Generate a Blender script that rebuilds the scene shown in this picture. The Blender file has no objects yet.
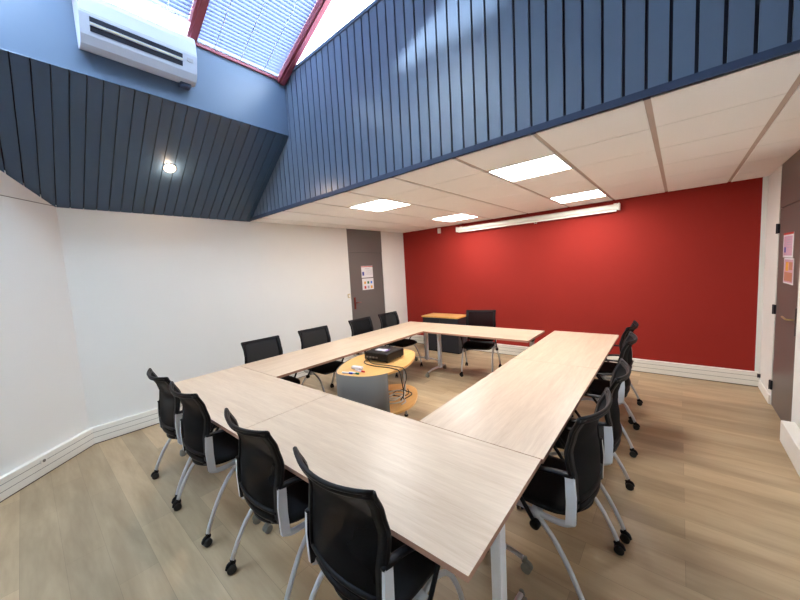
import bpy, bmesh, math, random
from mathutils import Vector, Matrix
random.seed(7)
scene = bpy.context.scene
COL = scene.collection
PI = math.pi

# ------------------------------------------------------------------ materials
def srgb(r, g, b):
    def f(c):
        c /= 255.0
        return c / 12.92 if c <= 0.04045 else ((c + 0.055) / 1.055) ** 2.4
    return (f(r), f(g), f(b), 1.0)

def mat(name, rgb, rough=0.5, metal=0.0, spec=0.5, noise=0.0, nscale=8.0, stretch=(1, 1, 1), emis=None, estr=0.0, coat=0.0):
    m = bpy.data.materials.new(name); m.use_nodes = True
    nt = m.node_tree; b = nt.nodes['Principled BSDF']
    c = srgb(*rgb)
    b.inputs['Base Color'].default_value = c
    b.inputs['Roughness'].default_value = rough
    b.inputs['Metallic'].default_value = metal
    b.inputs['Specular IOR Level'].default_value = spec
    b.inputs['Coat Weight'].default_value = coat
    if emis:
        b.inputs['Emission Color'].default_value = srgb(*emis)
        b.inputs['Emission Strength'].default_value = estr
    if noise > 0:
        tc = nt.nodes.new('ShaderNodeTexCoord'); mp = nt.nodes.new('ShaderNodeMapping')
        mp.inputs['Scale'].default_value = stretch
        nz = nt.nodes.new('ShaderNodeTexNoise'); nz.inputs['Scale'].default_value = nscale
        nz.inputs['Detail'].default_value = 5
        mx = nt.nodes.new('ShaderNodeMix'); mx.data_type = 'RGBA'
        d = tuple(x * (1 - noise) for x in c[:3]) + (1,)
        l = tuple(min(1, x * (1 + noise)) for x in c[:3]) + (1,)
        mx.inputs['A'].default_value = d; mx.inputs['B'].default_value = l
        nt.links.new(tc.outputs['Object'], mp.inputs['Vector']); nt.links.new(mp.outputs['Vector'], nz.inputs['Vector'])
        nt.links.new(nz.outputs['Fac'], mx.inputs['Factor']); nt.links.new(mx.outputs['Result'], b.inputs['Base Color'])
    return m

def wood(name, dark, light, axis='X', rough=0.35, planks=None, scale=1.0):
    """long grain along axis; planks=(length,width) adds staggered boards with their own tone"""
    m = bpy.data.materials.new(name); m.use_nodes = True
    nt = m.node_tree; L = nt.links; b = nt.nodes['Principled BSDF']
    b.inputs['Roughness'].default_value = rough
    tc = nt.nodes.new('ShaderNodeTexCoord')
    mp = nt.nodes.new('ShaderNodeMapping')
    g_ = 6 if planks else 14; s = [g_ * scale] * 3; s['XYZ'.index(axis)] = 0.9 * scale
    mp.inputs['Scale'].default_value = s
    L.new(tc.outputs['Object'], mp.inputs['Vector'])
    n1 = nt.nodes.new('ShaderNodeTexNoise'); n1.inputs['Scale'].default_value = 1.6; n1.inputs['Detail'].default_value = 6
    n1.inputs['Distortion'].default_value = 0.6
    n2 = nt.nodes.new('ShaderNodeTexNoise'); n2.inputs['Scale'].default_value = 9.0; n2.inputs['Detail'].default_value = 3
    L.new(mp.outputs['Vector'], n1.inputs['Vector']); L.new(mp.outputs['Vector'], n2.inputs['Vector'])
    ad = nt.nodes.new('ShaderNodeMath'); ad.operation = 'MULTIPLY_ADD'; ad.inputs[1].default_value = 0.2 if planks else 0.4
    L.new(n2.outputs['Fac'], ad.inputs[0])
    sc = nt.nodes.new('ShaderNodeMath'); sc.operation = 'MULTIPLY'; sc.inputs[1].default_value = 0.82 if planks else 0.62
    L.new(n1.outputs['Fac'], sc.inputs[0]); L.new(sc.outputs[0], ad.inputs[2])
    rp = nt.nodes.new('ShaderNodeValToRGB')
    rp.color_ramp.elements[0].position = 0.32; rp.color_ramp.elements[1].position = 0.72
    rp.color_ramp.elements[0].color = srgb(*dark); rp.color_ramp.elements[1].color = srgb(*light)
    L.new(ad.outputs[0], rp.inputs['Fac'])
    out = rp.outputs['Color']
    if planks:
        br = nt.nodes.new('ShaderNodeTexBrick')
        br.inputs['Scale'].default_value = 1.0
        br.inputs['Brick Width'].default_value = planks[0]; br.inputs['Row Height'].default_value = planks[1]
        br.inputs['Mortar Size'].default_value = 0.0012; br.inputs['Mortar Smooth'].default_value = 0.3
        br.inputs['Color1'].default_value = (0.80, 0.79, 0.76, 1); br.inputs['Color2'].default_value = (1.12, 1.08, 1.02, 1)
        br.inputs['Mortar'].default_value = (0.62, 0.6, 0.58, 1); br.offset = 0.37; br.offset_frequency = 2
        L.new(tc.outputs['Object'], br.inputs['Vector'])
        mx = nt.nodes.new('ShaderNodeMix'); mx.data_type = 'RGBA'; mx.blend_type = 'MULTIPLY'
        mx.inputs['Factor'].default_value = 1.0
        L.new(out, mx.inputs['A']); L.new(br.outputs['Color'], mx.inputs['B']); out = mx.outputs['Result']
    L.new(out, b.inputs['Base Color'])
    return m

def sheer(name, rgb, alpha, rough=0.7):
    m = bpy.data.materials.new(name); m.use_nodes = True
    nt = m.node_tree; b = nt.nodes['Principled BSDF']; o = nt.nodes['Material Output']
    b.inputs['Base Color'].default_value = srgb(*rgb); b.inputs['Roughness'].default_value = rough
    b.inputs['Specular IOR Level'].default_value = 0.2
    t = nt.nodes.new('ShaderNodeBsdfTransparent'); mx = nt.nodes.new('ShaderNodeMixShader')
    mx.inputs[0].default_value = alpha
    nt.links.new(t.outputs[0], mx.inputs[1]); nt.links.new(b.outputs[0], mx.inputs[2]); nt.links.new(mx.outputs[0], o.inputs['Surface'])
    return m

def pane_mat(name):
    m = bpy.data.materials.new(name); m.use_nodes = True
    nt = m.node_tree; o = nt.nodes['Material Output']; nt.nodes.remove(nt.nodes['Principled BSDF'])
    t = nt.nodes.new('ShaderNodeBsdfTransparent'); t.inputs[0].default_value = (0.93, 0.97, 1, 1)
    g = nt.nodes.new('ShaderNodeBsdfGlossy'); g.inputs['Roughness'].default_value = 0.02
    mx = nt.nodes.new('ShaderNodeMixShader'); mx.inputs[0].default_value = 0.05
    nt.links.new(t.outputs[0], mx.inputs[1]); nt.links.new(g.outputs[0], mx.inputs[2]); nt.links.new(mx.outputs[0], o.inputs['Surface'])
    return m

def slat_mat(name):
    m = bpy.data.materials.new(name); m.use_nodes = True
    nt = m.node_tree; o = nt.nodes['Material Output']; nt.nodes.remove(nt.nodes['Principled BSDF'])
    d = nt.nodes.new('ShaderNodeBsdfDiffuse'); d.inputs[0].default_value = srgb(150, 175, 215)
    t = nt.nodes.new('ShaderNodeBsdfTranslucent'); t.inputs[0].default_value = (.105, .116, .175, 1)
    mx = nt.nodes.new('ShaderNodeMixShader'); mx.inputs[0].default_value = 0.9
    nt.links.new(d.outputs[0], mx.inputs[1]); nt.links.new(t.outputs[0], mx.inputs[2]); nt.links.new(mx.outputs[0], o.inputs['Surface'])
    return m

M = dict(
    white_wall=mat('white_wall_paint', (226, 226, 222), .8, noise=.015, nscale=3),
    red_wall=mat('red_wall_paint', (146, 38, 30), .8, spec=.25, noise=.03, nscale=2),
    tile=mat('ceiling_tile_white', (244, 243, 240), .9, spec=.1, noise=.02, nscale=60),
    rail=mat('ceiling_rail_grey', (188, 172, 160), .6),
    blue=mat('blue_grey_lacquer', (92, 110, 135), .35, noise=.04, nscale=2),
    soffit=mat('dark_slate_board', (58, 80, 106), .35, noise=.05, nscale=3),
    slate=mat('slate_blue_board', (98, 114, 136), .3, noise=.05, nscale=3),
    groove=mat('groove_dark', (22, 28, 44), .8),
    trimblue=mat('blue_edge_trim', (62, 74, 98), .6, spec=.2),
    floor=wood('oak_plank_floor', (156, 136, 108), (190, 170, 140), 'X', .45, planks=(1.25, .19), scale=.8),
    duct=mat('white_trunking_plastic', (232, 230, 222), .45),
    ductline=mat('trunking_joint', (120, 116, 108), .6),
    door=mat('grey_door_laminate', (104, 101, 98), .35, noise=.03, nscale=3),
    door_r=mat('grey_door_warm_reflection', (100, 92, 88), .4, noise=.03, nscale=3),  # grey right-hand door; warm reflection tinted into its base colour
    doorgap=mat('door_gap_dark', (40, 38, 38), .7),
    top_x=wood('pale_oak_tabletop_x', (192, 168, 144), (212, 192, 168), 'X', .36, scale=1.3),
    top_y=wood('pale_oak_tabletop_y', (192, 168, 144), (212, 192, 168), 'Y', .36, scale=1.3),
    edge=mat('tabletop_brown_edge', (168, 128, 108), .5),
    beech=wood('beech_veneer', (216, 160, 92), (236, 186, 118), 'Y', .3, scale=.8),
    legwhite=mat('silver_white_powder_coat', (238, 239, 242), .4),
    chrome=mat('polished_chrome', (205, 205, 210), .3, metal=.8),
    silver=mat('satin_silver_paint', (196, 198, 202), .35, metal=.25),
    silverflat=mat('silver_grey_plastic', (208, 210, 214), .4),
    black=mat('black_plastic', (8, 10, 16), .5, spec=.2),
    blackseat=mat('black_seat_fabric', (6, 7, 10), .9, noise=.2, nscale=120),
    mesh=sheer('black_mesh_fabric', (4, 6, 11), .96, .9),
    rubber=mat('black_rubber', (14, 14, 16), .55),
    greywheel=mat('grey_caster_wheel', (120, 120, 112), .5),
    panelgrey=mat('grey_curved_panel', (118, 114, 108), .85, spec=.1),
    cabinet=mat('dark_anthracite_cabinet', (34, 36, 46), .45),
    projector=mat('black_projector_shell', (10, 10, 12), .35, spec=.3),
    label=mat('white_glossy_label', (225, 225, 235), .3),
    violet=mat('violet_mark', (120, 80, 170), .4),
    paper=mat('white_paper', (225, 225, 228), .6),
    p_red=mat('red_print', (200, 60, 48), .6), p_blue=mat('blue_print', (60, 70, 160), .6),
    p_green=mat('green_print', (30, 110, 60), .6), p_yel=mat('yellow_print', (225, 165, 50), .6),
    p_sky=mat('light_blue_print', (80, 130, 215), .6), p_grey=mat('grey_print', (165, 165, 175), .6),
    p_orange=mat('orange_print', (180, 122, 96), .6), p_pink=mat('pink_print', (200, 160, 180), .6),
    copper=mat('copper_red_handle', (122, 50, 40), .35, metal=.6),
    brass=mat('pale_brass_lever', (200, 180, 130), .3, metal=.7),
    hinge=mat('dark_hinge', (38, 42, 52), .4, metal=.4),
    ac=mat('white_air_conditioner_shell', (178, 184, 200), .4),
    acdark=mat('air_conditioner_dark_slot', (24, 30, 46), .5),
    acyel=mat('pale_yellow_stripe', (214, 204, 140), .5),
    frame=mat('red_brown_roof_beam', (150, 70, 82), .4),
    screen=mat('white_screen_case', (226, 224, 216), .4),
    glass=pane_mat('clear_roof_glass'), slat=slat_mat('white_blind_slat'),
    cord_b=mat('black_cord', (20, 18, 18), .5), cord_w=mat('white_cord', (215, 212, 205), .5),
    light=mat('light_panel_diffuser', (255, 255, 255), .5, emis=(255, 252, 248), estr=13.0),
    bulb=mat('warm_downlight_lamp', (255, 240, 210), .5, emis=(255, 205, 150), estr=22.0),
    switch=mat('beige_switch', (205, 190, 150), .5),
    dark=mat('dark_socket', (60, 45, 42), .5),
    m_red=mat('red_marker_cap', (200, 25, 25), .4), m_blue=mat('blue_marker_cap', (40, 60, 190), .4),
    m_green=mat('green_marker_cap', (15, 110, 85), .4),
)

# ------------------------------------------------------------------ mesh builder
class MB:
    def __init__(s): s.v = []; s.f = []; s.m = []; s.mats = []; s.sm = []
    def mi(s, m):
        if m not in s.mats: s.mats.append(m)
        return s.mats.index(m)
    def add(s, vs, fs, m, smooth=False, T=None):
        o = len(s.v)
        for v in vs:
            v = Vector(v)
            s.v.append(T @ v if T else v)
        k = s.mi(m)
        for f in fs: s.f.append([i + o for i in f]); s.m.append(k); s.sm.append(smooth)
    def box(s, a, b, m, T=None, bev=0.0):
        x0, y0, z0 = a; x1, y1, z1 = b
        if x0 > x1: x0, x1 = x1, x0
        if y0 > y1: y0, y1 = y1, y0
        if z0 > z1: z0, z1 = z1, z0
        if bev > 0:
            bm = bmesh.new(); bmesh.ops.create_cube(bm, size=1)
            for v in bm.verts: v.co = Vector(((x0 + x1) / 2 + v.co.x * (x1 - x0), (y0 + y1) / 2 + v.co.y * (y1 - y0), (z0 + z1) / 2 + v.co.z * (z1 - z0)))
            bmesh.ops.bevel(bm, geom=bm.edges[:], offset=bev, segments=2, affect='EDGES', profile=.6)
            bm.verts.index_update()
            s.add([v.co.copy() for v in bm.verts], [[v.index for v in f.verts] for f in bm.faces], m, False, T); bm.free(); return
        vs = [(x0, y0, z0), (x1, y0, z0), (x1, y1, z0), (x0, y1, z0), (x0, y0, z1), (x1, y0, z1), (x1, y1, z1), (x0, y1, z1)]
        s.add(vs, [[0, 3, 2, 1], [4, 5, 6, 7], [0, 1, 5, 4], [1, 2, 6, 5], [2, 3, 7, 6], [3, 0, 4, 7]], m, False, T)
    def prism(s, outline, z0, z1, m, mside=None, T=None, smooth_side=False):
        n = len(outline)
        vs = [(x, y, z0) for x, y in outline] + [(x, y, z1) for x, y in outline]
        s.add(vs, [list(range(n))[::-1], list(range(n, 2 * n))], m, False, T)
        s.add(vs, [[i, (i + 1) % n, n + (i + 1) % n, n + i] for i in range(n)], mside or m, smooth_side, T)
    def tube(s, pts, r, m, n=8, T=None, cap=True, flat=1.0):
        pts = [Vector(p) for p in pts]; rs = r if isinstance(r, (list, tuple)) else [r] * len(pts)
        vs = []; fs = []; up = None
        for i, p in enumerate(pts):
            d = (pts[min(i + 1, len(pts) - 1)] - pts[max(i - 1, 0)]).normalized()
            if up is None: up = Vector((0, 0, 1)) if abs(d.z) < .9 else Vector((1, 0, 0))
            a = d.cross(up).normalized(); b = a.cross(d).normalized(); up = b
            for k in range(n):
                t = 2 * PI * k / n
                vs.append(p + a * math.cos(t) * rs[i] + b * math.sin(t) * rs[i] * flat)
        for i in range(len(pts) - 1):
            for k in range(n):
                fs.append([i * n + k, i * n + (k + 1) % n, (i + 1) * n + (k + 1) % n, (i + 1) * n + k])
        if cap: fs.append(list(range(n))[::-1]); fs.append([(len(pts) - 1) * n + k for k in range(n)])
        s.add(vs, fs, m, True, T)
    def disc(s, c, axis, r, h, m, n=16, T=None):
        c = Vector(c); a = Vector(axis).normalized()
        s.tube([c - a * h / 2, c - a * h / 2 * .8, c + a * h / 2 * .8, c + a * h / 2], [r * .86, r, r, r * .86], m, n, T)
    def build(s, name, parent=None, bevel=0.0):
        me = bpy.data.meshes.new(name); me.from_pydata([tuple(v) for v in s.v], [], s.f)
        for m in s.mats: me.materials.append(m)
        for i, p in enumerate(me.polygons): p.material_index = s.m[i]; p.use_smooth = s.sm[i]
        bm = bmesh.new(); bm.from_mesh(me); bmesh.ops.recalc_face_normals(bm, faces=bm.faces[:]); bm.to_mesh(me); bm.free()
        me.update()
        o = bpy.data.objects.new(name, me); COL.objects.link(o)
        if parent: o.parent = parent
        return o

def curve_pts(P, n=8):
    """Catmull-Rom through P"""
    P = [Vector(p) for p in P]; out = []
    for i in range(len(P) - 1):
        p0 = P[max(i - 1, 0)]; p1 = P[i]; p2 = P[i + 1]; p3 = P[min(i + 2, len(P) - 1)]
        for k in range(n):
            t = k / n
            out.append(.5 * ((2 * p1) + (p2 - p0) * t + (2 * p0 - 5 * p1 + 4 * p2 - p3) * t * t + (-p0 + 3 * p1 - 3 * p2 + p3) * t ** 3))
    out.append(P[-1]); return out
def closed_curve(P, n=5):
    P = [Vector((x, y, 0)) for x, y in P]; N = len(P); out = []
    for i in range(N):
        p0, p1, p2, p3 = P[i - 1], P[i], P[(i + 1) % N], P[(i + 2) % N]
        for k in range(n):
            t = k / n
            q = .5 * ((2 * p1) + (p2 - p0) * t + (2 * p0 - 5 * p1 + 4 * p2 - p3) * t * t + (-p0 + 3 * p1 - 3 * p2 + p3) * t ** 3)
            out.append((q.x, q.y))
    return out

def tag(o, label, cat, group=None, kind=None):
    o['label'] = label; o['category'] = cat
    if group: o['group'] = group
    if kind: o['kind'] = kind
    return o
def thing(name, label, cat, loc=(0, 0, 0), rz=0, group=None):
    o = bpy.data.objects.new(name, None); COL.objects.link(o); o.empty_display_size = .1
    o.location = loc; o.rotation_euler = (0, 0, rz); tag(o, label, cat, group); return o
def struct(mb, name, parent=None):
    o = mb.build(name, parent)
    if not parent: o['kind'] = 'structure'
    return o
def copy_tree(o, parent=None):
    c = o.copy(); COL.objects.link(c); c.parent = parent
    for ch in list(o.children): copy_tree(ch, c)
    return c

# ------------------------------------------------------------------ room
W, YR, H, YF, YB = 5.744, 5.975, 2.60, 2.366, -1.25
XB, ZB, ZT = 1.237, 3.475, 4.085
SL = 0.444; XR = 2.95; ZR = ZT + SL * (XR - XB)
ZFT = 4.16
b = MB(); b.box((-.2, YB - .2, -.1), (W + .2, YR + .2, 0), M['floor']); struct(b, 'floor')
b = MB(); b.box((-.12, .333, 0), (0, 4.25, H), M['white_wall']); b.box((-.12, 5.22, 0), (0, YR + .12, H), M['white_wall']); b.box((-.12, YF + .03, H), (0, YR + .12, H + .1), M['white_wall'])
struct(b, 'wall_left')
b = MB(); q = 0.7071
cx0, cy0 = 0.0, .333; LOB = 2.25
Tob = Matrix.Translation((cx0, cy0, 0)) @ Matrix.Rotation(-PI / 4, 4, 'Z')
b.box((-.12, -.12, 0), (LOB, 0, 4.9), M['white_wall'], Tob); struct(b, 'wall_corner')
b = MB(); b.box((-.02, 0, H - .006), (.62, .004, H), M['ductline'], Tob); struct(b, 'trim_1')
b = MB(); b.box((0.0, YR, 0), (W - .005, YR + .12, H + .1), M['red_wall']); struct(b, 'wall_back')
b = MB(); b.box((W - .045, YR - .012, 0.0), (W, YR, H), M['white_wall']); struct(b, 'trim_2')
b = MB(); b.box((1.4, YB - .12, 0), (W + .12, YB, 5.0), M['white_wall']); struct(b, 'wall_front')
b = MB()
b.box((W, YB, 0), (W + .12, 4.43, H), M['white_wall']); b.box((W, 5.30, 0), (W + .12, YR + .12, H), M['white_wall'])
b.box((W, YB, H), (W + .12, YF + .1, 4.3), M['slate']); b.box((W, YF + .1, H), (W + .12, YR + .12, H + .1), M['white_wall']); struct(b, 'wall_right')

# panelled face of the light well
def boards(b, x0, x1, pitch, fn, m, gap=.014, th=.014):
    """fn(u0,u1,out) -> quad corners low/high ; boards as shallow boxes"""
    u = x0
    while u < x1 - .01:
        a, c = u + gap / 2, min(u + pitch, x1) - gap / 2
        if c > a + .01:
            lo = fn(a, 0), fn(c, 0); hi = fn(a, th), fn(c, th)
            (p0, p1), (p3, p2) = (lo[0], (lo[1])), (hi[0], hi[1])
            # each fn returns (bottom, top)
            vs = [p0[0], p1[0], p1[1], p0[1], p3[0], p2[0], p2[1], p3[1]]
            b.add(vs, [[0, 1, 2, 3], [4, 5, 6, 7], [0, 1, 5, 4], [1, 2, 6, 5], [2, 3, 7, 6], [3, 0, 4, 7]], m)
        u += pitch
b = MB(); b.box((0, YF + .015, H + .03), (W, YF + .12, ZFT), M['groove'])
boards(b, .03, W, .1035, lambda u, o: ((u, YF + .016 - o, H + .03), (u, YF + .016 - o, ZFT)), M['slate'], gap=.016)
struct(b, 'wall_upper_back')
b = MB(); b.box((0, YF - .02, H), (W, YF + .02, H + .042), M['trimblue']); struct(b, 'trim_3')
b = MB(); b.box((XB, YF - .012, ZFT - .02), (W, YF + .12, ZFT + .012), M['blue']); struct(b, 'trim_4')
# sloping soffit
b = MB(); nx, nz = -(ZB - H), XB; ln = math.hypot(nx, nz); nx /= ln; nz /= ln   # normal pointing up/out
def sof(u, o):  # o toward room (down)
    return ((0 - nx * o, u, H - nz * o), (XB - nx * o, u, ZB - nz * o))
P = [(-.02, YB, H), (XB, YB, ZB), (XB, YF + .02, ZB), (-.02, YF + .02, H)]
b.add([(x - nx * -.001, y, z) for x, y, z in P] + [(x + nx * .08, y, z + nz * .08) for x, y, z in P],
      [[0, 1, 2, 3], [4, 5, 6, 7], [0, 1, 5, 4], [1, 2, 6, 5], [2, 3, 7, 6], [3, 0, 4, 7]], M['groove'])
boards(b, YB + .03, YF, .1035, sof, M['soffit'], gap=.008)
struct(b, 'ceiling_slope')
# beam carrying the roof glass
b = MB(); b.box((XB - .2, YB, ZB - .005), (XB, YF + .02, ZT), M['blue']); struct(b, 'wall_upper_left')
b = MB(); b.box((XB - .03, YB, ZT - .002), (XB + .02, YF, ZT + .025), M['frame']); struct(b, 'trim_5')

# roof: glass slope, ridge, solid slope
def slopepos(x, off=0): return ZT + SL * (x - XB) + off
def on_slope(d, off=0):   # d distance along slope
    c = math.cos(math.atan(SL)); s_ = math.sin(math.atan(SL))
    return (XB + d * c - off * s_, ZT + d * s_ + off * c)
LS = (XR - XB) / math.cos(math.atan(SL))
Tsl = Matrix.Translation((XB, 0, ZT)) @ Matrix.Rotation(-math.atan(SL), 4, 'Y')   # local x along slope, z normal
b = MB()
b.add([(XR, YB, ZR), (W + .12, YB, 4.25), (W + .12, YF + .1, 4.25), (XR, YF + .1, ZR), (XR, YB, ZR + .1), (W + .12, YB, 4.35), (W + .12, YF + .1, 4.35), (XR, YF + .1, ZR + .1)],
      [[0, 1, 2, 3], [4, 5, 6, 7], [0, 1, 5, 4], [1, 2, 6, 5], [2, 3, 7, 6], [3, 0, 4, 7]], M['blue']); struct(b, 'ceiling_roof')
mulls = [(-.66, -.57), (.34, .43), (1.296, 1.386), (2.272, 2.362)]
for i, (a, c) in enumerate(mulls):
    b = MB(); b.box((.0, a, -.03), (LS, c, .09), M['frame'], Tsl); b.box((.0, a + .025, -.045), (LS, c - .025, -.03), M['frame'], Tsl)
    struct(b, 'trim_%d' % (6 + i))
edges = [YB] + [v for p in mulls for v in p]
bays = [(YB, -.66), (-.57, .34), (.43, 1.296), (1.386, 2.272)]
for i, (a, c) in enumerate(bays):
    b = MB(); b.box((0, a, .085), (LS, c, .09), M['glass'], Tsl); struct(b, 'window_%d' % (i + 1))
b = MB()   # triangular clerestory over the panelled face
b.add([(XB + .15, YF + .05, ZFT + .012), (XR, YF + .05, ZFT + .012), (XR, YF + .05, ZR)], [[0, 1, 2]], M['glass']); struct(b, 'window_5')
b = MB(); b.add([(XR, YF + .1, ZFT), (W, YF + .1, ZFT), (W, YF + .1, 4.3), (XR, YF + .1, ZR)], [[0, 1, 2, 3]], M['blue']); struct(b, 'wall_gable')
bl = ['white slatted roof blind of the bay behind the camera, drawn up to the ridge', 'white slatted roof blind in the bay left of the air conditioner, drawn up',
      'white slatted roof blind above the air conditioner, lower edge raised off the beam', 'white slatted roof blind between the two red beams, lowered to the blue beam']
for i, (a, c) in enumerate(bays):
    st = (1.62, 1.62, .20, .035)[i]  # first two bays, out of view, opened to flood the room with daylight
    r_ = thing('roof_blind', bl[i], 'blind', (XB, (a + c) / 2, ZT), 0, 'slatted blinds under the roof glass')
    r_.rotation_euler = (0, -math.atan(SL), 0)
    h = (c - a) / 2 - .003
    b = MB(); d = st
    while d < LS - .03:
        b.add([(d, -h, .024), (d + .050, -h, .044), (d + .050, h, .044), (d, h, .024)], [[0, 1, 2, 3]], M['slat']); d += .036
    b.build('slats', r_)
    b = MB(); b.box((st - .02, -h, .022), (st, h, .038), M['legwhite']); b.build('bottom_rail', r_)
    for k in (-.6, 0, .6):
        b = MB(); b.tube([(st, k * h, .022), (LS, k * h, .022)], .0028, M['legwhite'], 5); b.build('ladder_cord', r_)

# dropped ceiling
rails = [.32, .95, 1.59, 2.225, 2.89, 3.56, 4.18, 4.795, 5.41]
rows = [YF, 2.93, 3.53, 4.18, 4.84, 5.46, YR]
lights = [(5, 1), (5, 4), (2, 1), (2, 4)]
b = MB(); b.box((0, YF + .03, H + .03), (W, YR, H + .08), M['rail'])
xs = [0] + rails + [W]
litcells = [(3, 1), (3, 4), (6, 1), (6, 4)]   # (column index between xs)
for i in range(len(xs) - 1):
    for j in range(len(rows) - 1):
        cell = (i, j)
        if cell in litcells: continue
        gx0 = .017 if i > 0 else 0; gx1 = .017 if i < len(xs) - 2 else 0
        b.box((xs[i] + gx0, rows[j] + (.003 if j else .0), H), (xs[i + 1] - gx1, rows[j + 1] - .003, H + .02), M['tile'])
for x in rails: b.box((x - .017, YF + .03, H + .008), (x + .017, YR, H + .03), M['rail'])
struct(b, 'ceiling')
ll = {(3, 1): 'square ceiling light panel nearest the blue panelling, on the left', (3, 4): 'square ceiling light panel on the left, near the red wall',
      (6, 1): 'largest looking square ceiling light panel, next to the blue panelling at the middle', (6, 4): 'square ceiling light panel just in front of the projection screen case'}
for (i, j) in litcells:
    x0, x1, y0, y1 = xs[i] + .012, xs[i + 1] - .012, rows[j] + .01, rows[j + 1] - .01
    r_ = thing('ceiling_light', ll[(i, j)], 'light', ((x0 + x1) / 2, (y0 + y1) / 2, H), 0, 'square light panels in the dropped ceiling')
    hx, hy = (x1 - x0) / 2, (y1 - y0) / 2
    b = MB(); e = .014
    for A, B in (((-hx, -hy), (hx, -hy + e)), ((-hx, hy - e), (hx, hy)), ((-hx, -hy), (-hx + e, hy)), ((hx - e, -hy), (hx, hy))):
        b.box((A[0], A[1], -.004), (B[0], B[1], .025), M['screen'])
    b.build('frame', r_)
    b = MB(); b.box((-hx + e, -hy + e, .001), (hx - e, hy - e, .02), M['light']); b.build('diffuser', r_)

# skirting trunking
def trunk(b, T, L, d=.05, h=.19):
    b.box((0, 0, .008), (L, d, h), M['duct'], T, bev=.006)
    for z in (.075, .135): b.box((0.002, d - .001, z), (L - .002, d + .0012, z + .004), M['ductline'], T)
    b.box((0, 0, 0), (L, d - .004, .010), M['dark'], T)
b = MB(); trunk(b, Matrix.Translation((0.0, .333, 0)) @ Matrix.Rotation(PI / 2, 4, 'Z') @ Matrix.Scale(-1, 4, (0, 1, 0)), 3.9); struct(b, 'baseboard_left')
b = MB(); b.box((0, 5.24, .008), (.05, YR, .19), M['duct']); struct(b, 'baseboard_far_left')
b = MB(); trunk(b, Tob, LOB - .3); struct(b, 'baseboard_corner')
b = MB(); trunk(b, Matrix.Translation((.0, YR, 0)) @ Matrix.Scale(-1, 4, (0, 1, 0)), W - .01); struct(b, 'baseboard_back')
b = MB(); b.box((W - .014, 5.32, 0), (W, YR - .05, .10), M['duct']); struct(b, 'baseboard_right')
b = MB(); b.box((W - .085, YB, 0.008), (W, 4.30, .20), M['duct'], bev=.006); struct(b, 'baseboard_near_right')

# doors
b = MB(); b.box((-.1, 4.25, 2.142), (-.004, 5.22, H), M['door']); b.box((-.1, 4.25, 0), (-.03, 5.22, H), M['doorgap']); d1 = struct(b, 'door_1')
b = MB(); b.box((-.1, 4.258, .008), (-.006, 5.212, 2.134), M['door']); b.build('door_leaf', d1)
b = MB(); b.box((-.006, 4.325, 1.0), (.004, 4.365, 1.24), M['copper']); b.tube([(0, 4.345, 1.13), (.045, 4.345, 1.13), (.05, 4.36, 1.13), (.05, 4.47, 1.13)], .009, M['copper']); b.build('door_handle', d1)
b = MB(); b.box((W + .004, 4.43, 2.15), (W + .1, 5.30, H), M['door_r']); b.box((W + .03, 4.43, 0), (W + .1, 5.30, H), M['doorgap']); d2 = struct(b, 'door_2')
b = MB(); b.box((W + .006, 4.438, .008), (W + .1, 5.292, 2.142), M['door_r']); b.build('door_leaf', d2)
b = MB(); b.box((W - .006, 4.455, .94), (W + .008, 4.50, 1.19), M['door_r']); b.tube([(W, 4.50, 1.08), (W - .045, 4.50, 1.08), (W - .05, 4.52, 1.08), (W - .05, 4.66, 1.085)], .008, M['brass']); b.build('door_handle', d2)
for z in (1.94, 1.075, .23):
    b = MB(); b.box((W - .012, 5.275, z - .05), (W + .008, 5.325, z + .05), M['hinge']); b.tube([(W - .012, 5.30, z - .052), (W - .012, 5.30, z + .052)], .009, M['hinge']); b.build('hinge', d2)

# sheets on the doors
def sheet(x, sgn, y0, y1, z0, z1, items, name, label):
    b = MB(); b.box((x, y0, z0), (x + sgn * .003, y1, z1), M['paper'])
    for q_, (a, c, e, f, m) in enumerate(items):    # fractions
        Y0 = y0 + (y1 - y0) * a; Y1 = y0 + (y1 - y0) * c; Z0 = z0 + (z1 - z0) * e; Z1 = z0 + (z1 - z0) * f
        b.box((x + sgn * .003, Y0, Z0), (x + sgn * (.0035 + q_ * .0001), Y1, Z1), M[m])
    return tag(b.build(name), label, 'notice')
txt = [(.42, .95, .62 - .09 * k, .635 - .09 * k, 'p_grey') for k in range(5)]
sheet(-.005, 1, 4.575, 4.90, 1.62, 1.862, [(0, 1, .9, .96, 'p_red'), (.3, .72, .74, .77, 'p_grey'), (.06, .22, .18, .5, 'p_blue')] + txt, 'notice_sheet', 'white printed notice with red header and blue square, upper sheet on the left grey door')
ic = []
for k, (m1, m2) in enumerate((('p_yel', 'p_red'), ('p_green', 'p_grey'), ('p_sky', 'p_yel'))):
    ic += [(.16 + .28 * k, .32 + .28 * k, .52, .74, m1), (.16 + .28 * k, .32 + .28 * k, .1, .34, m2)]
sheet(-.005, 1, 4.58, 4.905, 1.367, 1.602, ic, 'notice_sheet', 'white sheet with six small coloured squares, lower sheet on the left grey door')
sheet(W + .005, -1, 4.69, 5.07, 1.638, 1.878, [(0, 1, .92, 1, 'p_red'), (.08, .92, .08, .86, 'p_pink'), (.7, .86, .2, .42, 'p_blue')] + [(.15, .6, .7 - .1 * k, .72 - .1 * k, 'p_grey') for k in range(4)], 'notice_sheet', 'framed pinkish notice, upper sheet on the grey door at the right edge')
sheet(W + .005, -1, 4.64, 5.005, 1.385, 1.632, [(.05, .95, .05, .95, 'p_pink'), (.1, .45, .55, .85, 'p_orange'), (.5, .8, .5, .85, 'p_yel'), (.1, .9, .1, .45, 'p_orange')], 'notice_sheet', 'orange and pink notice, lower sheet on the grey door at the right edge')

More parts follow.
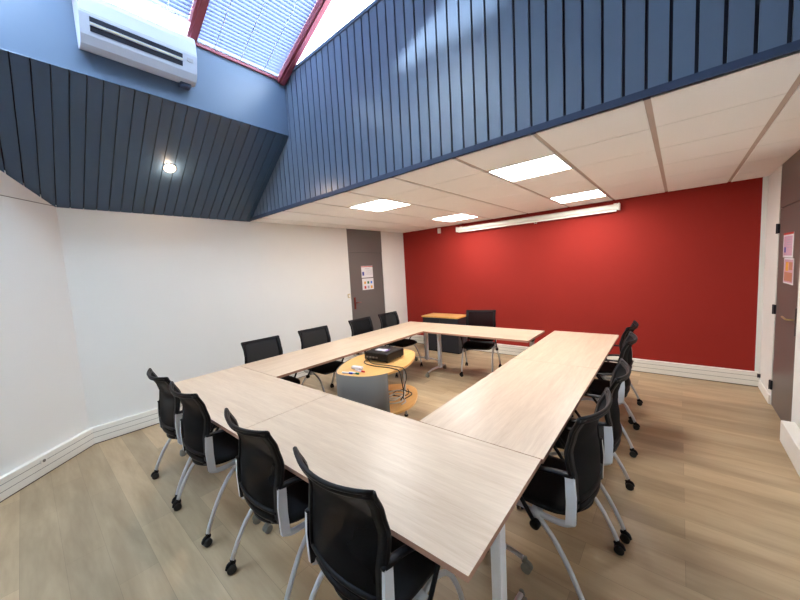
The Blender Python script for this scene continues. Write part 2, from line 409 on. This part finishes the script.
b = MB(); b.box((0, 4.165, 1.245), (.012, 4.225, 1.325), M['switch'], bev=.003); b.box((.012, 4.178, 1.262), (.016, 4.212, 1.308), M['duct'])
tag(b.build('light_switch'), 'small beige light switch on the white wall left of the grey door', 'switch')
# sockets on the trunking
s1 = MB(); s1.box((.54, .052, .125), (.60, .062, .165), M['duct'], Tob, bev=.004); s1.disc((.57, .064, .145), (0, 1, 0), .014, .006, M['ductline'], 12, Tob)
tag(s1.build('wall_socket'), 'small round socket on the white trunking at the far left edge', 'socket')
s1 = MB(); s1.box((4.38, YR - .06, .14), (4.48, YR - .052, .175), M['duct'], bev=.003); s1.box((4.40, YR - .062, .15), (4.45, YR - .060, .166), M['ductline'])
tag(s1.build('wall_socket'), 'small socket on the white trunking under the red wall, behind the right hand chairs', 'socket')
s1 = MB(); s1.box((W - .03, YR - .075, .13), (W - .002, YR - .053, .175), M['dark']); s1.box((W - .026, YR - .078, .14), (W - .008, YR - .075, .165), M['hinge'])
tag(s1.build('cable_outlet'), 'tiny dark outlet on the trunking at the right end of the red wall', 'socket')

# projection screen, camera-like sensor
r_ = thing('projection_screen', 'long white rolled projection screen case hung high on the red wall', 'screen', (2.88, YR - .075, 2.485))
b = MB(); n = 14; prof = [(.048 * math.cos(t), .044 * math.sin(t)) for t in [2 * PI * k / n for k in range(n)]]
vs = [(-1.36, y, z) for y, z in prof] + [(1.36, y, z) for y, z in prof]
b.add(vs, [[i, (i + 1) % n, n + (i + 1) % n, n + i] for i in range(n)], M['screen'], True)
b.add(vs, [list(range(n)), list(range(n, 2 * n))], M['screen']); b.build('case', r_)
for sx in (-1, 1):
    b = MB(); b.box((sx * 1.36, -.052, -.05), (sx * 1.385, .052, .05), M['duct'], bev=.006); b.box((sx * 1.30, .03, -.01), (sx * 1.34, .075, .06), M['duct']); b.build('end_cap', r_)
b = MB(); b.box((-1.34, -.012, -.062), (1.34, .012, -.042), M['duct']); b.tube([(.15, 0, -.062), (.15, -.01, -.085), (.19, -.012, -.085), (.19, 0, -.062)], .003, M['duct'], 6); b.build('pull_bar', r_)
r_ = thing('motion_sensor', 'small white sensor block at the top left of the red wall', 'sensor', (1.03, YR, 2.52))
b = MB(); b.box((-.03, -.05, -.05), (.03, 0, .055), M['screen'], bev=.008); b.build('housing', r_)
b = MB(); b.disc((0, -.052, -.015), (0, 1, 0), .018, .008, M['duct']); b.build('lens', r_)

# downlight in the slope
r_ = thing('downlight', 'round glowing warm spotlight recessed in the sloping slate boards', 'light')
cd = Vector((.60, 1.225, 0)); cd.z = H + (ZB - H) / XB * cd.x; nrm = Vector((-nx, 0, -nz)); cd += nrm * .016
r_.location = cd; r_.rotation_mode = 'QUATERNION'; r_.rotation_quaternion = nrm.to_track_quat('-Z', 'Y')
b = MB(); n = 24
ring = [(.046, .004), (.05, -.006), (.062, -.006), (.066, .002)]
vs = [(rr * math.cos(2 * PI * k / n), rr * math.sin(2 * PI * k / n), z) for rr, z in ring for k in range(n)]
b.add(vs, [[j * n + k, j * n + (k + 1) % n, (j + 1) * n + (k + 1) % n, (j + 1) * n + k] for j in range(3) for k in range(n)], M['chrome'], True); b.build('trim_ring', r_)
b = MB(); b.disc((0, 0, 0), (0, 0, 1), .046, .008, M['bulb'], 20); b.build('lamp', r_)
sp = bpy.data.lights.new('downlight_beam', 'SPOT'); sp.energy = 22; sp.color = (1, .78, .55); sp.spot_size = 2.3; sp.spot_blend = .8; sp.shadow_soft_size = .04
so = bpy.data.objects.new('downlight_beam', sp); COL.objects.link(so); so.location = cd + nrm * .03; so.rotation_euler = nrm.to_track_quat('-Z', 'Y').to_euler()

pl = bpy.data.lights.new('downlight_glow', 'POINT'); pl.energy = 2.5; pl.color = (1, .68, .42); pl.shadow_soft_size = .02
po = bpy.data.objects.new('downlight_glow', pl); COL.objects.link(po); po.location = cd + nrm * .05
# air conditioner
r_ = thing('air_conditioner', 'white wall mounted air conditioner on the blue beam under the roof glass', 'air conditioner', (XB, .915, 3.63))
hy = .405
prof = [(0, .03), (0, .41), (.06, .425), (.15, .41), (.19, .38), (.205, .33), (.205, .215), (.165, .075), (.13, .02), (.07, 0)]
b = MB(); n = len(prof)
vs = [(x, -hy, z) for x, z in prof] + [(x, hy, z) for x, z in prof]
b.add(vs, [list(range(n)), list(range(n, 2 * n))] + [[i, (i + 1) % n, n + (i + 1) % n, n + i] for i in range(n)], M['ac']); b.build('housing', r_)
p1, p2 = Vector((.205, 0, .215)), Vector((.165, 0, .075)); dd = (p2 - p1).normalized(); nn = Vector((-dd.z, 0, dd.x)); nn = nn if nn.x > 0 else -nn
def strip(b, t0, t1, y0, y1, m, h0=-.002, h1=.004):
    a = p1 + dd * t0; c = p1 + dd * t1
    vs = [a + nn * h0, c + nn * h0, c + nn * h1, a + nn * h1]
    vs = [Vector((v.x, y0, v.z)) for v in vs] + [Vector((v.x, y1, v.z)) for v in vs]
    b.add(vs, [[0, 1, 2, 3], [4, 5, 6, 7], [0, 1, 5, 4], [1, 2, 6, 5], [2, 3, 7, 6], [3, 0, 4, 7]], m)
b = MB(); strip(b, .015, .05, -.345, .285, M['acdark']); strip(b, .075, .115, -.345, .285, M['acdark']); b.build('air_outlet', r_)
b = MB(); strip(b, .052, .073, -.345, .285, M['ac'], -.002, .012); strip(b, .06, .066, -.345, .285, M['acyel'], .01, .0135); b.build('louver', r_)
b = MB(); b.box((.203, -hy + .01, .226), (.2065, hy - .01, .229), M['p_grey']); b.build('panel_joint', r_)
for k in range(6):
    y = -.34 + k * .115 + (.03 if k > 2 else 0); b = MB(); b.box((.19, y, .372), (.195, y + .09, .378), M['acyel']); b.build('yellow_marking', r_)
b = MB(); strip(b, .03, .06, .32, .37, M['p_grey']); b.build('indicator_label', r_)
b = MB(); b.box((.02, .28, -.024), (.09, .37, .02), M['trimblue'], bev=.006); b.build('pipe_cover', r_)

# ------------------------------------------------------------------ chair
def caster(b, x, y, r=.026, m=None, hood=None, rot=0.0):
    T = Matrix.Translation((x, y, 0)) @ Matrix.Rotation(rot, 4, 'Z')
    m = m or M['rubber']; hood = hood or M['black']
    for s_ in (-1, 1): b.disc((s_ * .013, -.008, r), (1, 0, 0), r, .018, m, 16, T)
    b.tube([(-.008, -.008, r), (.008, -.008, r)], .008, m, 8, T)
    ho = [(.006 + 0 * k, 0, 0) for k in range(1)]
    b.tube(curve_pts([(0, -.03, r + .004), (0, -.022, r + .026), (0, .0, r + .034), (0, .014, r + .026)], 3), .012, hood, 8, T)
    b.tube([(0, 0, r + .02), (0, 0, r + .055)], .012, hood, 8, T)

def make_chair():
    root = thing('conference_chair', 'x', 'chair')
    # --- backrest surface
    def surf(u, v, off=0):
        z = .448 + .552 * v
        w = .238 if v > .27 else .238 * (1 - (1 - v / .27) ** 2.6 * .60) ** .75
        tt = min(1, max(0, (v - .42) / .2)); w -= .008 * (1 - tt * tt * (3 - 2 * tt)); w -= .006 * math.sin(PI * min(1, max(0, (v - .6) / .4)))
        ks = [(0, -.190), (.2, -.208), (.42, -.202), (.55, -.188), (.66, -.181), (.82, -.200), (1, -.242)]
        for (a, ya), (c, yc) in zip(ks, ks[1:]):
            if v <= c + 1e-6:
                t = (v - a) / (c - a); t = t * t * (3 - 2 * t) * .5 + t * .5; e = ya + (yc - ya) * t; break
        sag = .035 + .022 * v
        zz = z - (.012 * (1 - u * u) if v > .8 else 0) * ((v - .8) / .2 if v > .8 else 0)
        return Vector((u * w, e - sag * (1 - u * u) - off, zz))
    NU, NV = 14, 22
    b = MB(); vs = []; fs = []
    for j in range(NV + 1):
        for i in range(NU + 1): vs.append(surf(-1 + 2 * i / NU, j / NV))
    for j in range(NV):
        for i in range(NU): a = j * (NU + 1) + i; fs.append([a, a + 1, a + NU + 2, a + NU + 1])
    b.add(vs, fs, M['mesh'], True)
    bk = b.build('backrest', root)
    b = MB()   # rim: flat band on the sides, tube round the outline
    NS = 26
    for s_ in (-1, 1):
        vs = []; fs = []
        for j in range(NS + 1):
            v = j / NS
            uo, ui = s_ * 1.0, s_ * .86
            vs += [surf(uo, v, .010), surf(ui, v, .009), surf(ui, v, -.007), surf(uo, v, -.010)]
        for j in range(NS):
            for k in range(4): fs.append([j * 4 + k, j * 4 + (k + 1) % 4, j * 4 + 4 + (k + 1) % 4, j * 4 + 4 + k])
        fs += [[0, 1, 2, 3], [NS * 4 + k for k in range(4)]]
        b.add(vs, fs, M['black'], True)
    ol = [surf(-1, j / NS) for j in range(NS, -1, -1)] + [surf(-1 + 2 * i / 10, 0) for i in range(1, 10)] + [surf(1, j / NS) for j in range(NS + 1)]
    b.tube(ol, .0095, M['black'], 8)
    b.tube([surf(-1 + 2 * i / 14, 1) for i in range(15)], .009, M['black'], 8)
    b.tube([surf(-1 + 2 * i / 14, .965) for i in range(15)], .011, M['black'], 8)
    for vv in (.1, .2): b.tube([surf(-.9 + 1.8 * i / 12, vv) for i in range(13)], .016 if vv < .15 else .012, M['black'], 8)
    b.build('frame', bk)
    # --- seat cushion
    b = MB(); ny, nxs = 12, 12; vs = []; fs = []
    def sh(u, v):
        return u, v
    def seatpt(u, v, top):
        w = .238 - .02 * (v if v > 0 else -v * .6) ** 2
        x = u * w * (1 - .10 * abs(v) ** 6); y = .045 + v * .235 * (1 - .12 * abs(u) ** 4)
        e = max(abs(u), abs(v)) ** 6
        z = .492 + .006 * (abs(u) ** 2) - .014 * e - (.022 * max(0, v) ** 3) if top else .452 + .012 * e - .016 * max(0, v) ** 3
        return (x, y, z)
    for top in (1, 0):
        for j in range(ny + 1):
            for i in range(nxs + 1): vs.append(seatpt(-1 + 2 * i / nxs, -1 + 2 * j / ny, top))
    N1 = (nxs + 1) * (ny + 1)
    for t in (0, 1):
        for j in range(ny):
            for i in range(nxs): a = t * N1 + j * (nxs + 1) + i; fs.append([a, a + 1, a + nxs + 2, a + nxs + 1])
    per = [i for i in range(nxs + 1)] + [j * (nxs + 1) + nxs for j in range(1, ny + 1)] + [ny * (nxs + 1) + i for i in range(nxs - 1, -1, -1)] + [j * (nxs + 1) for j in range(ny - 1, 0, -1)]
    for k in range(len(per)): a, c = per[k], per[(k + 1) % len(per)]; fs.append([a, c, c + N1, a + N1])
    b.add(vs, fs, M['blackseat'], True); b.build('seat', root)
    # --- frame under the seat, side bars
    b = MB()
    for s_ in (-1, 1):
        b.tube(curve_pts([(s_ * .245, -.03, .440), (s_ * .243, -.10, .438), (s_ * .232, -.165, .437), (s_ * .227, -.205, .456)], 4), .012, M['silver'], 8, flat=1.5)
        b.tube([(s_ * .18, -.02, .432), (s_ * .262, -.035, .432)], .027, M['silver'], 10)
    b.tube([(-.2, -.02, .44), (.2, -.02, .44)], .013, M['silver'], 8)
    b.build('seat_frame', root)
    for s_ in (-1, 1):
        b = MB(); x0 = s_ * .228; x1 = s_ * .243
        pr = [(-.222, .458), (-.176, .444), (-.180, .56), (-.176, .698), (-.218, .70), (-.226, .6)]
        vs = [(x0, y, z) for y, z in pr] + [(x1, y, z) for y, z in pr]; n = len(pr)
        b.add(vs, [list(range(n)), list(range(n, 2 * n))] + [[i, (i + 1) % n, n + (i + 1) % n, n + i] for i in range(n)], M['silverflat'])
        vs = [(s_ * .222, y, z) for y, z in pr] + [(s_ * .228, y, z) for y, z in pr]
        b.add(vs, [list(range(n)), list(range(n, 2 * n))] + [[i, (i + 1) % n, n + (i + 1) % n, n + i] for i in range(n)], M['black'])
        b.build('side_bar', root)
        b = MB()
        P = curve_pts([(s_ * .232, -.220, .698), (s_ * .232, -.14, .697), (s_ * .256, -.03, .688), (s_ * .264, .09, .686), (s_ * .262, .19, .676)], 4)
        b.tube(P, [.010, .015] + [.021] * (len(P) - 4) + [.018, .012], M['black'], 10, flat=.45)
        ar = b.build('armrest', root)
        b = MB(); b.tube([(s_ * .262, .18, .668), (s_ * .268, .08, .56), (s_ * .272, -.04, .392)], .011, M['black'], 8)
        b.disc((s_ * .272, -.04, .392), (1, 0, 0), .025, .036, M['black'], 14); b.build('arm_tube', ar)
        # legs
        b = MB(); b.tube(curve_pts([(s_ * .245, -.03, .435), (s_ * .258, -.125, .35), (s_ * .272, -.20, .25), (s_ * .28, -.262, .13), (s_ * .282, -.283, .075)], 5), .0125, M['silver'], 8)
        l = b.build('leg', root)
        b = MB(); caster(b, s_ * .282, -.285, rot=random.uniform(-.5, .5)); b.build('caster', l)
        b = MB(); b.tube(curve_pts([(s_ * .235, -.02, .43), (s_ * .232, .09, .425), (s_ * .232, .19, .355), (s_ * .235, .265, .2), (s_ * .236, .288, .075)], 5), .0125, M['silver'], 8)
        l = b.build('leg', root)
        b = MB(); caster(b, s_ * .236, .29, rot=random.uniform(-.5, .5) + 2.6); b.build('caster', l)
    return root

chair0 = make_chair(); first = [True]
R = math.radians
spots = [
 (3.95, .93, 0, 'black mesh chair at the near table edge, closest to the camera of that row', 'near'),
 (3.237, .93, 0, 'black mesh chair at the near table edge, second from the near table corner', 'near'),
 (2.325, .905, 1.5, 'black mesh chair at the near table edge, third from the near table corner', 'near'),
 (1.69, .905, 1.0, 'black mesh chair at the near table edge, farthest left against the white wall corner', 'near'),
 (4.388, 1.867, 85, 'black mesh chair on the right side, closest to the camera of that row', 'right'),
 (4.414, 2.503, 93.5, 'black mesh chair on the right side, second from the camera, behind the closest one', 'right'),
 (4.364, 3.576, 92.8, 'black mesh chair on the right side, third from the camera, overlapping the farthest one', 'right'),
 (4.315, 4.285, 87.5, 'black mesh chair on the right side, farthest one, standing nearest the red wall', 'right'),
 (1.235, 1.88, -90, 'black mesh chair along the left white wall, nearest one to the camera', 'left'),
 (1.22, 2.655, -91, 'black mesh chair along the left white wall, second one from the camera', 'left'),
 (1.20, 3.58, -89, 'black mesh chair against the left wall, third one, just before the grey door', 'left'),
 (1.185, 4.27, -90, 'black mesh back chair standing in front of the left grey door, nearest the cabinet', 'left'),
 (2.50, 4.74, 197, 'black mesh chair facing the camera behind the far table, against the red wall', 'far')]
gr = dict(near='chairs along the near table edge', right='chairs along the right table edge', left='chairs along the left wall', far=None)
for x, y, a, lab, g in spots:
    c = chair0 if first[0] else copy_tree(chair0); first[0] = False
    c.location = (x, y, 0); c.rotation_euler = (0, 0, R(a)); c.scale = (1, 1, .972 if g == 'left' else .985 if g == 'far' else 1); c['label'] = lab
    if gr[g]: c['group'] = gr[g]
    elif 'group' in c: del c['group']

# ------------------------------------------------------------------ tables
TH = .0208; X0, Y0 = 4.4505, .8328
TT = Matrix.Translation((X0, Y0, 0)) @ Matrix.Rotation(TH, 4, 'Z') @ Matrix.Translation((-X0, -Y0, 0))
def table(x0, x1, y0, y1, label, foff=0.0, group='flip top tables set in a rectangle'):
    g = .0024; x0 += g; x1 -= g; y0 += g; y1 -= g
    cx, cy = (x0 + x1) / 2, (y0 + y1) / 2; c = TT @ Vector((cx, cy, 0))
    alongx = (x1 - x0) > (y1 - y0)
    L, D = ((x1 - x0), (y1 - y0)) if alongx else ((y1 - y0), (x1 - x0))
    r_ = thing('meeting_table', label, 'table', c, TH + (0 if alongx else PI / 2), group)
    b = MB(); hl, hd = L / 2, D / 2
    b.box((-hl, -hd, .7385), (hl, hd, .74), M['top_x']); b.box((-hl + .0006, -hd + .0006, .714), (hl - .0006, hd - .0006, .7385), M['edge']); b.build('tabletop', r_)
    for s_ in (-1, 1):
        px = s_ * (hl - .068)
        b = MB(); b.box((px - .024, -.032, .06), (px + .022, .03, .70), M['legwhite'], bev=.006); lg = b.build('leg', r_)
        b = MB(); b.box((px - .03, -.16, .695), (px + .03, .16, .714), M['black'], bev=.004); b.box((px - .026, -.045, .655), (px + .026, .045, .698), M['black'], bev=.004); b.build('hinge_bracket', lg)
        b = MB()
        for e in (-1, 1):
            b.tube(curve_pts([(px, e * .0 + foff * .3, .085), (px, e * .10 + foff, .092), (px, e * .19 + foff, .085), (px, e * .25 + foff, .072)], 4), [.02] * 6 + [.014] * 7, M['chrome'], 8, flat=.8)
        ft = b.build('foot', r_)
        for e in (-1, 1):
            b = MB(); caster(b, px, e * .26 + foff, .028, M['greywheel'], M['greywheel'], rot=random.uniform(-.6, .6)); b.build('caster', ft)
    b = MB(); b.box((-hl + .12, -.015, .665), (hl - .12, .015, .70), M['legwhite']); b.build('cross_beam', r_)
    return r_
XS = 2.768
table(XS, 4.4505, .8328, 1.6161, 'pale oak table filling the near right corner of the rectangle, bare sharp corner toward camera')
table(1.1208, XS, .8328, 1.6161, 'pale oak table at the near left of the rectangle, by the white wall corner')
table(3.6835, 4.4593, 1.6165, 3.315, 'pale oak table on the right side, nearer half of the right row')
table(3.6835, 4.4593, 3.315, 4.9384, 'pale oak table on the right side, farther half, ending near the red wall')
table(1.111, 1.9157, 1.6165, 3.245, 'pale oak table on the left side, nearer half, behind the projector cart')
table(1.111, 1.9157, 3.245, 4.8775, 'pale oak table on the left side, farther half, in front of the grey door', 0.0)
table(1.9157, 3.5693, 4.157, 4.8775, 'pale oak table at the far end, across in front of the red wall and cabinet', -.12)

# ------------------------------------------------------------------ cart
cartc = Vector((2.40, 2.58, 0))
top_out = closed_curve([(2.34, 2.0), (2.60, 2.06), (2.73, 2.2), (2.775, 2.4), (2.755, 2.6), (2.69, 2.77), (2.60, 2.93), (2.48, 3.07), (2.33, 3.12), (2.17, 3.05), (2.05, 2.85), (1.99, 2.6), (2.05, 2.37), (2.17, 2.15)])
cart = thing('projector_cart', 'rounded beech cart with grey curved panel standing inside the table rectangle', 'cart', cartc)
lo = [(x - cartc.x, y - cartc.y) for x, y in top_out]
b = MB(); b.prism(lo, .698, .72, M['beech'], smooth_side=True); b.build('cart_top', cart)
b = MB(); lo2 = [(x * .95 + .065, y * .78 + .02) for x, y in lo]; b.prism(lo2, .278, .30, M['beech'], smooth_side=True); b.build('lower_shelf', cart)
b = MB()   # curved panel wrapping the near end
seg = lo[-12:] + lo[:13]
outer = []; inner = []
for i, (x, y) in enumerate(seg):
    a = Vector(seg[max(i - 1, 0)]); c = Vector(seg[min(i + 1, len(seg) - 1)]); t = (c - a).normalized(); nrm2 = Vector((t.y, -t.x))
    outer.append((x + nrm2.x * .012, y + nrm2.y * .012)); inner.append((x + nrm2.x * .003, y + nrm2.y * .003))
n = len(seg); vs = []
for z in (.12, .722): vs += [(x, y, z) for x, y in outer] + [(x, y, z) for x, y in inner]
fs = []
for i in range(n - 1):
    fs += [[i, i + 1, 2 * n + i + 1, 2 * n + i], [n + i, n + i + 1, 3 * n + i + 1, 3 * n + i], [2 * n + i, 2 * n + i + 1, 3 * n + i + 1, 3 * n + i], [i, i + 1, n + i + 1, n + i]]
fs += [[0, n, 3 * n, 2 * n], [n - 1, 2 * n - 1, 4 * n - 1, 3 * n - 1]]
b.add(vs, fs, M['panelgrey'], True); b.build('curved_panel', cart)
for (x, y) in ((2.508, 2.822), (2.16, 2.78), (2.62, 2.25), (2.13, 2.32)):
    x -= cartc.x; y -= cartc.y
    b = MB(); b.tube([(x, y, .02), (x, y, .70)], .014, M['silver'], 12); b.disc((x, y, .012), (0, 0, 1), .024, .024, M['rubber'], 14); b.build('leg', cart)

# projector
pc = Vector((2.33, 2.70)); r_ = thing('projector', 'black box projector with white label on the beech cart', 'projector', (2.36, 2.665, .72), R(6))
b = MB(); b.box((-.165, -.17, .012), (.165, .17, .105), M['projector'], bev=.02); b.build('housing', r_)
b = MB(); b.box((-.09, -.06, .105), (.08, .015, .107), M['label']); b.box((.05, -.06, .107), (.08, .015, .1076), M['violet']); b.build('label_sticker', r_)
b = MB()
for sx in (-.13, .13):
    for sy in (-.13, .13): b.disc((sx, sy, .007), (0, 0, 1), .014, .014, M['rubber'], 10)
b.build('foot', r_)
b = MB(); b.tube([(-.08, .165, .06), (-.08, .19, .06)], .035, M['black'], 18); b.build('lens', r_)
b = MB()
for k in range(4): b.box((-.13 + k * .045, -.173, .045), (-.10 + k * .045, -.1685, .062), M['ductline'])
b.build('port', r_)

def marker(x, y, rz, cap, label):
    r_ = thing('whiteboard_marker', label, 'marker', (x, y, .72), R(rz), 'markers on the cart')
    b = MB(); b.tube([(-.055, 0, .0095), (.03, 0, .0095)], .009, M['label'], 10); b.build('barrel', r_)
    b = MB(); b.tube([(.03, 0, .0095), (.068, 0, .0095)], .0095, M[cap], 10); b.build('cap', r_)
marker(2.475, 2.165, 5, 'm_red', 'white marker with red cap on the cart, beside the projector')
marker(2.475, 2.085, 8, 'm_green', 'white marker with green cap at the rounded near end of the cart')
marker(2.41, 2.052, 14, 'm_blue', 'white marker with blue cap, next to the green capped one')
r_ = thing('board_eraser', 'small white eraser box beside the red capped marker', 'eraser', (2.385, 2.215, .72), R(8))
b = MB(); b.box((-.065, -.022, .008), (.065, .022, .03), M['label'], bev=.004); b.build('body', r_)
b = MB(); b.box((-.063, -.02, 0), (.063, .02, .009), M['p_grey']); b.build('felt', r_)

# cables
def cord(P, r, m, label, name='cable'):
    b = MB(); b.tube(curve_pts(P, 8), r, M[m], 7); return tag(b.build(name), label, 'cable')
cord([(2.26, 2.535, .775), (2.25, 2.47, .735), (2.30, 2.40, .7265), (2.45, 2.37, .7265), (2.62, 2.40, .7265), (2.73, 2.40, .728), (2.80, 2.41, .71), (2.81, 2.43, .6), (2.80, 2.46, .45), (2.72, 2.50, .36), (2.66, 2.62, .312), (2.64, 2.78, .307), (2.56, 2.83, .307), (2.42, 2.78, .307), (2.3, 2.66, .307)], .0055, 'cord_b', 'thick black cable looping from the projector over the cart edge to the lower shelf')
cord([(2.30, 2.535, .755), (2.32, 2.46, .735), (2.42, 2.43, .7265), (2.6, 2.46, .7265), (2.72, 2.47, .728), (2.785, 2.50, .71), (2.80, 2.52, .62), (2.775, 2.50, .5), (2.74, 2.52, .38), (2.68, 2.60, .32), (2.55, 2.66, .307), (2.42, 2.62, .307)], .0045, 'cord_b', 'thinner black cable hanging beside the thick one over the cart edge')
W1 = []
for k in range(30):
    t = k * .62; W1.append((2.645 + .085 * math.cos(t) + .012 * math.sin(k * 2.1), 2.50 + .12 * math.sin(t), .312 + .004 * k))
cord(W1, .007, 'cord_w', 'coiled white cable lying on the lower shelf of the cart', 'cable_coil')
W2 = []
for k in range(9):
    t = k * .8 + 1; W2.append((2.55 + .10 * math.cos(t), 2.70 + .08 * math.sin(t), .308 + .004 * k + .03 * max(0, math.sin(t))))
cord(W2, .0045, 'cord_b', 'coiled black cable on the lower shelf behind the white coil', 'cable_coil')

# cabinet
r_ = thing('storage_cabinet', 'low dark cabinet with a beech top against the red wall in the far corner', 'cabinet', (1.235, 5.70, 0))
b = MB(); b.box((-.43, -.19, .02), (.43, .215, .715), M['cabinet'], bev=.004); b.box((-.41, -.17, 0), (.41, .2, .02), M['black']); b.build('body', r_)
for s_ in (-1, 1):
    b = MB(); x0, x1 = (.004, .425) if s_ > 0 else (-.425, -.004); b.box((x0, -.202, .03), (x1, -.19, .705), M['cabinet'], bev=.003); d_ = b.build('door', r_)
    b = MB(); b.box((s_ * .03 - .006, -.216, .44), (s_ * .03 + .006, -.202, .50), M['silver'], bev=.002); b.build('handle', d_)
b = MB(); b.box((-.445, -.215, .715), (.445, .22, .745), M['beech'], bev=.004); b.build('cabinet_top', r_)

# ------------------------------------------------------------------ light
w = bpy.data.worlds.new('sky'); scene.world = w; w.use_nodes = True
bg = w.node_tree.nodes['Background']; bg.inputs[0].default_value = (.72, .86, 1.0, 1); bg.inputs[1].default_value = 8.0
sun = bpy.data.lights.new('sun', 'SUN'); sun.energy = 2.2; sun.angle = R(2.5); sun.color = (.72, .86, 1)
so = bpy.data.objects.new('sun', sun); COL.objects.link(so); so.rotation_euler = Vector((1, 2.0, -.82)).to_track_quat('-Z', 'Y').to_euler()

# ------------------------------------------------------------------ camera
cam = bpy.data.cameras.new('camera'); co = bpy.data.objects.new('camera', cam); COL.objects.link(co)
cam.sensor_width = 36; cam.lens = 324.96 / 800 * 36; cam.clip_start = .02
fw = Vector((-0.6507233, 0.75386775, -0.0907888)); rt = Vector((0.7591524, 0.64839072, -0.05724603)); up = Vector((-0.01571068, 0.10617386, 0.99422346))
mtx = Matrix((rt, up, -fw)).transposed().to_4x4(); mtx.translation = Vector((4.9469, 0.0001, 1.7297)); co.matrix_world = mtx
scene.camera = co
scene.view_settings.view_transform = 'Standard'; scene.view_settings.look = 'None'; scene.view_settings.exposure = 1.5
